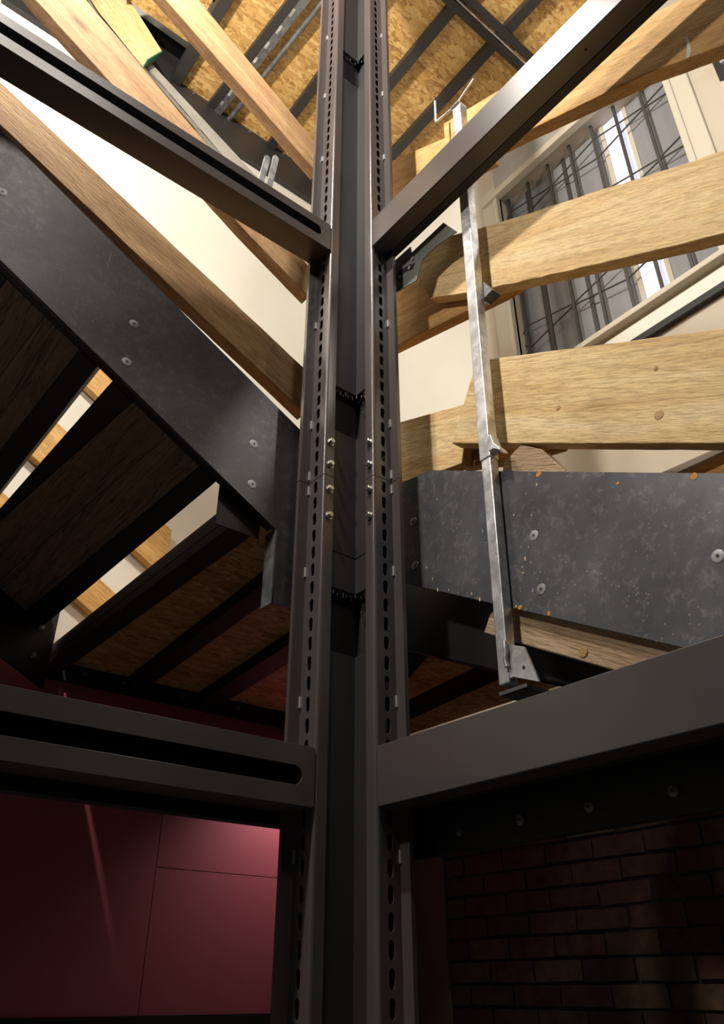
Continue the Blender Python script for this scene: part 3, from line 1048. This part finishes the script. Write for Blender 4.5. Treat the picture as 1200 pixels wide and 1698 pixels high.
for (px, py, r) in ((1092, 688, 0.0115), (925, 676, 0.007), (1087, 611, 0.006)):
    c = onX((px, py), XF)
    MB().tube([c + Vector((-0.004, 0, 0)), c + Vector((0.0008, 0, 0)), c + Vector((0.0011, 0, 0))], [r, r, r * 0.8], 14).build('knot', KNOT, gb, smooth=0.6)
kp = onX((967, 1081), -0.168)
kn = MB().tube([kp + Vector((-0.004, 0, 0)), kp + Vector((0.0018, 0, 0)), kp + Vector((0.0022, 0, 0))], [0.0115, 0.0115, 0.009], 16).build('knot', KNOT, bpy.data.objects['timber_plank'], smooth=0.6)
board('guard_board', [(1098, 796), (1200, 750), (1300, 706), (1300, 800)], 'X', -0.62, 0.04, WOOD_O, 'orange board in the lower right gap between guard board and stringer', group=G_R)
board('white_batten', [(1075, 796), (1094, 784), (1200, 737), (1300, 693), (1300, 704), (1200, 748), (1096, 796)], 'X', -0.59, 0.02, CASING, 'thin cream batten on top of the orange board at the right edge', 'batten')

WP = paint('white_paint_mark', (0.7, 0.68, 0.62), rough=0.7)
g3 = bpy.data.objects['guard_board.002']
P = [onX(p, XF) + Vector((0.0008, 0, 0)) for p in ((1137, 60), (1142, 66), (1146, 84), (1143, 95), (1137, 96), (1139, 80))]
MB().prism(P, (-0.0006, 0, 0)).build('paint_mark', WP, g3)
for (a0, a1), lb in (((1.28, 1.44), 'orange timber rail along the left wall, lowest, seen through the tread gaps'), ((1.70, 1.95), 'wide orange timber rail along the left wall, middle, seen through the tread gaps'),
                     ((2.26, 2.43), 'orange timber rail along the left wall, highest, seen through the tread gaps')):
    P = [(x_, -1.605, a_ + 0.551 * x_) for x_, a_ in ((-0.16, a0), (1.5, a0), (1.5, a1), (-0.16, a1))]
    tag(MB().prism(P, (0, -0.04, 0)).build('wall_rail', WOOD_O, origin=P[0], frame=(Vector((1, 0, 0.551)).normalized(), Vector((0.551, 0, -1)).normalized(), Vector((0, 1, 0))), bevel=0.002), lb, 'rail', 'timber rails along the left wall')
YL = -0.20
board('guard_board', [(-120, 22), (506, 612), (506, 686), (-120, 93)], 'Y', YL, 0.045, WOOD_B, 'rough tan guard board resting just above the left steel stringer', jag=0.001, group=G_L)
board('guard_board', [(70, -82), (150, 8), (345, 242), (512, 442), (512, 493), (400, 376), (165, 117), (-20, -88)], 'Y', YL, 0.045, WOOD_B, 'tan guard board crossing behind the upper left shaft beam', jag=0.0008, group=G_L)
board('guard_board', [(240, -100), (330, 0), (526, 240), (526, 287), (275, 0), (190, -95)], 'Y', YL, 0.045, WOOD_B, 'tan guard board under the overhead landing, topmost on the left', jag=0.0008, group=G_L)


# ------------------------------------------------------------------ galvanised guard post
gp_ = thing('guard_post', 'galvanised square guard post clamped in front of the right stringer', 'post', (-0.125, 0.385, 0.57))
tw = 0.031


def gy(z):
    return 0.3655 + 0.0165 * (z - 0.58)


def tube_seg(name, za, zb, grow, mat):
    ya_, yb2 = gy(za), gy(zb)
    x0_, x1_ = -0.146 - grow * 0.5, -0.116 + grow
    poly = [(x0_, ya_ - grow, za), (x1_, ya_ - grow, za), (x1_, ya_ + tw + grow, za), (x0_, ya_ + tw + grow, za)]
    return MB().prism(poly, (0, yb2 - ya_, zb - za)).build(name, mat, gp_, origin=(-0.125, ya_, za), bevel=0.0025)


tube_seg('inner_tube', 0.572, 1.19, 0.0, GALV)
tube_seg('outer_tube', 1.165, 2.66, 0.0028, GALV)
# sleeve hook and lower board hook
yy = gy(1.18) + tw
P = [(-0.108, yy + 0.003, 1.175), (-0.108, yy + 0.020, 1.175), (-0.108, yy + 0.040, 1.158), (-0.108, yy + 0.040, 1.166), (-0.108, yy + 0.022, 1.190), (-0.108, yy + 0.014, 1.222), (-0.108, yy + 0.003, 1.226)]
MB().prism(P, (-0.03, 0, 0)).build('board_hook', GALV, gp_, bevel=0.001)
yy = gy(1.8) + tw
P = [onX(p, -0.183) for p in ((800, 478), (812, 474), (830, 490), (814, 506), (800, 504))]
MB().prism(P, (0.036, 0, 0)).build('board_hook', GALV_D, gp_)
# bottom clamp: gusset plate with a weld and a bolt hole
P = [onX(p, -0.118) for p in ((836, 1068), (868, 1072), (893, 1130), (850, 1122), (838, 1128))]
cl = MB().prism(P, (-0.006, 0, 0)).build('clamp_plate', GALV, gp_)
hp = onX((868, 1107), -0.118)
MB().tube([hp, hp + Vector((0.0006, 0, 0))], 0.004, 10).build('bolt_hole', CAVITY, cl)
wpts = [onX(p, -0.112) + Vector((0.001, 0, 0)) for p in ((837, 1064), (839, 1078), (838, 1092), (841, 1106))]
MB().tube(wpts, [0.005, 0.007, 0.005, 0.006], 8).build('weld', GALV, cl, smooth=1.0)
MB().box(-0.30, -0.112, gy(0.58) + 0.002, gy(0.58) + tw + 0.05, 0.548, 0.556).build('clamp_arm', GALV_D, gp_)
# top hooks: two bent rods
A = [onX(p, -0.112) for p in ((721, 168), (722.5, 203), (752, 178))]
MB().tube([A[0], A[0].lerp(A[1], 0.9), A[1], A[1].lerp(A[2], 0.12), A[2]], 0.0042, 8).build('hook_rod', GALV, gp_, smooth=0.9)
A = [onX(p, -0.112) for p in ((757, 172), (785, 131))]
MB().tube([A[0], A[1]], 0.0032, 8).build('hook_rod', GALV, gp_, smooth=0.9)
zt = 2.66
MB().box(-0.146, -0.105, gy(zt) - 0.004, gy(zt) + tw + 0.004, zt, zt + 0.004).build('top_cap', GALV, gp_, bevel=0.001)

# ------------------------------------------------------------------ small steel fittings
br_ = thing('joint_bracket', 'dull galvanised bracket with slotted bolts under the upper right beam end', 'bracket', onX((655, 480), -0.115))
P = [onX(p, -0.112) for p in ((650, 436), (680, 409), (682, 419), (735, 369), (757, 384), (722, 408), (700, 430), (690, 465), (650, 488))]
MB().prism(P, (-0.004, 0, 0)).build('plate', BRKT, br_)
for p in ((664, 459), (680, 445), (685, 430)):
    c = onX(p, -0.112)
    MB().tube([c, c + Vector((0.006, 0, 0))], 0.0065, 10).build('bolt_head', GALV, br_)
P = [onX(p, -0.1115) for p in ((655, 462), (661, 450), (676, 441), (688, 436), (684, 446), (670, 452), (660, 466))]
MB().prism(P, (0.001, 0, 0)).build('slot', CAVITY, br_)

sc = thing('strap_clip', 'pair of round-ended galvanised strap clips behind the upper left beam', 'clip', onY((438, 300), -0.098))
for (ax0, ay0, ax1, ay1) in ((425, 296, 444, 261), (440, 304, 458, 261)):
    a_, b_ = onY((ax0, ay0), -0.098), onY((ax1, ay1), -0.098)
    a_ = Vector((a_.x, -0.098, 2.23))
    d_ = (b_ - a_).normalized()
    s_ = Vector((d_.z, 0, -d_.x))
    r_ = 0.011
    pts = [a_ - s_ * r_] + [b_ - s_ * (r_ * math.cos(math.pi * i / 8)) + d_ * (r_ * math.sin(math.pi * i / 8)) for i in range(9)] + [a_ + s_ * r_]
    MB().prism(pts, (0, -0.007, 0)).build('strap', GALV, sc)

pl_ = thing('fixing_plate', 'dark square steel fixing plate with a bolt, upper right edge', 'plate', onX((1195, 135), WX + 0.004))
P = [onX(p, WX + 0.006) for p in ((1174, 88), (1240, 70), (1262, 112), (1193, 134))]
MB().prism(P, (-0.006, 0, 0)).build('plate', LINER, pl_)
c = onX((1199, 103), WX + 0.006)
MB().tube([c, c + Vector((0.014, 0, 0))], 0.014, 6).build('bolt_head', GALV, pl_)
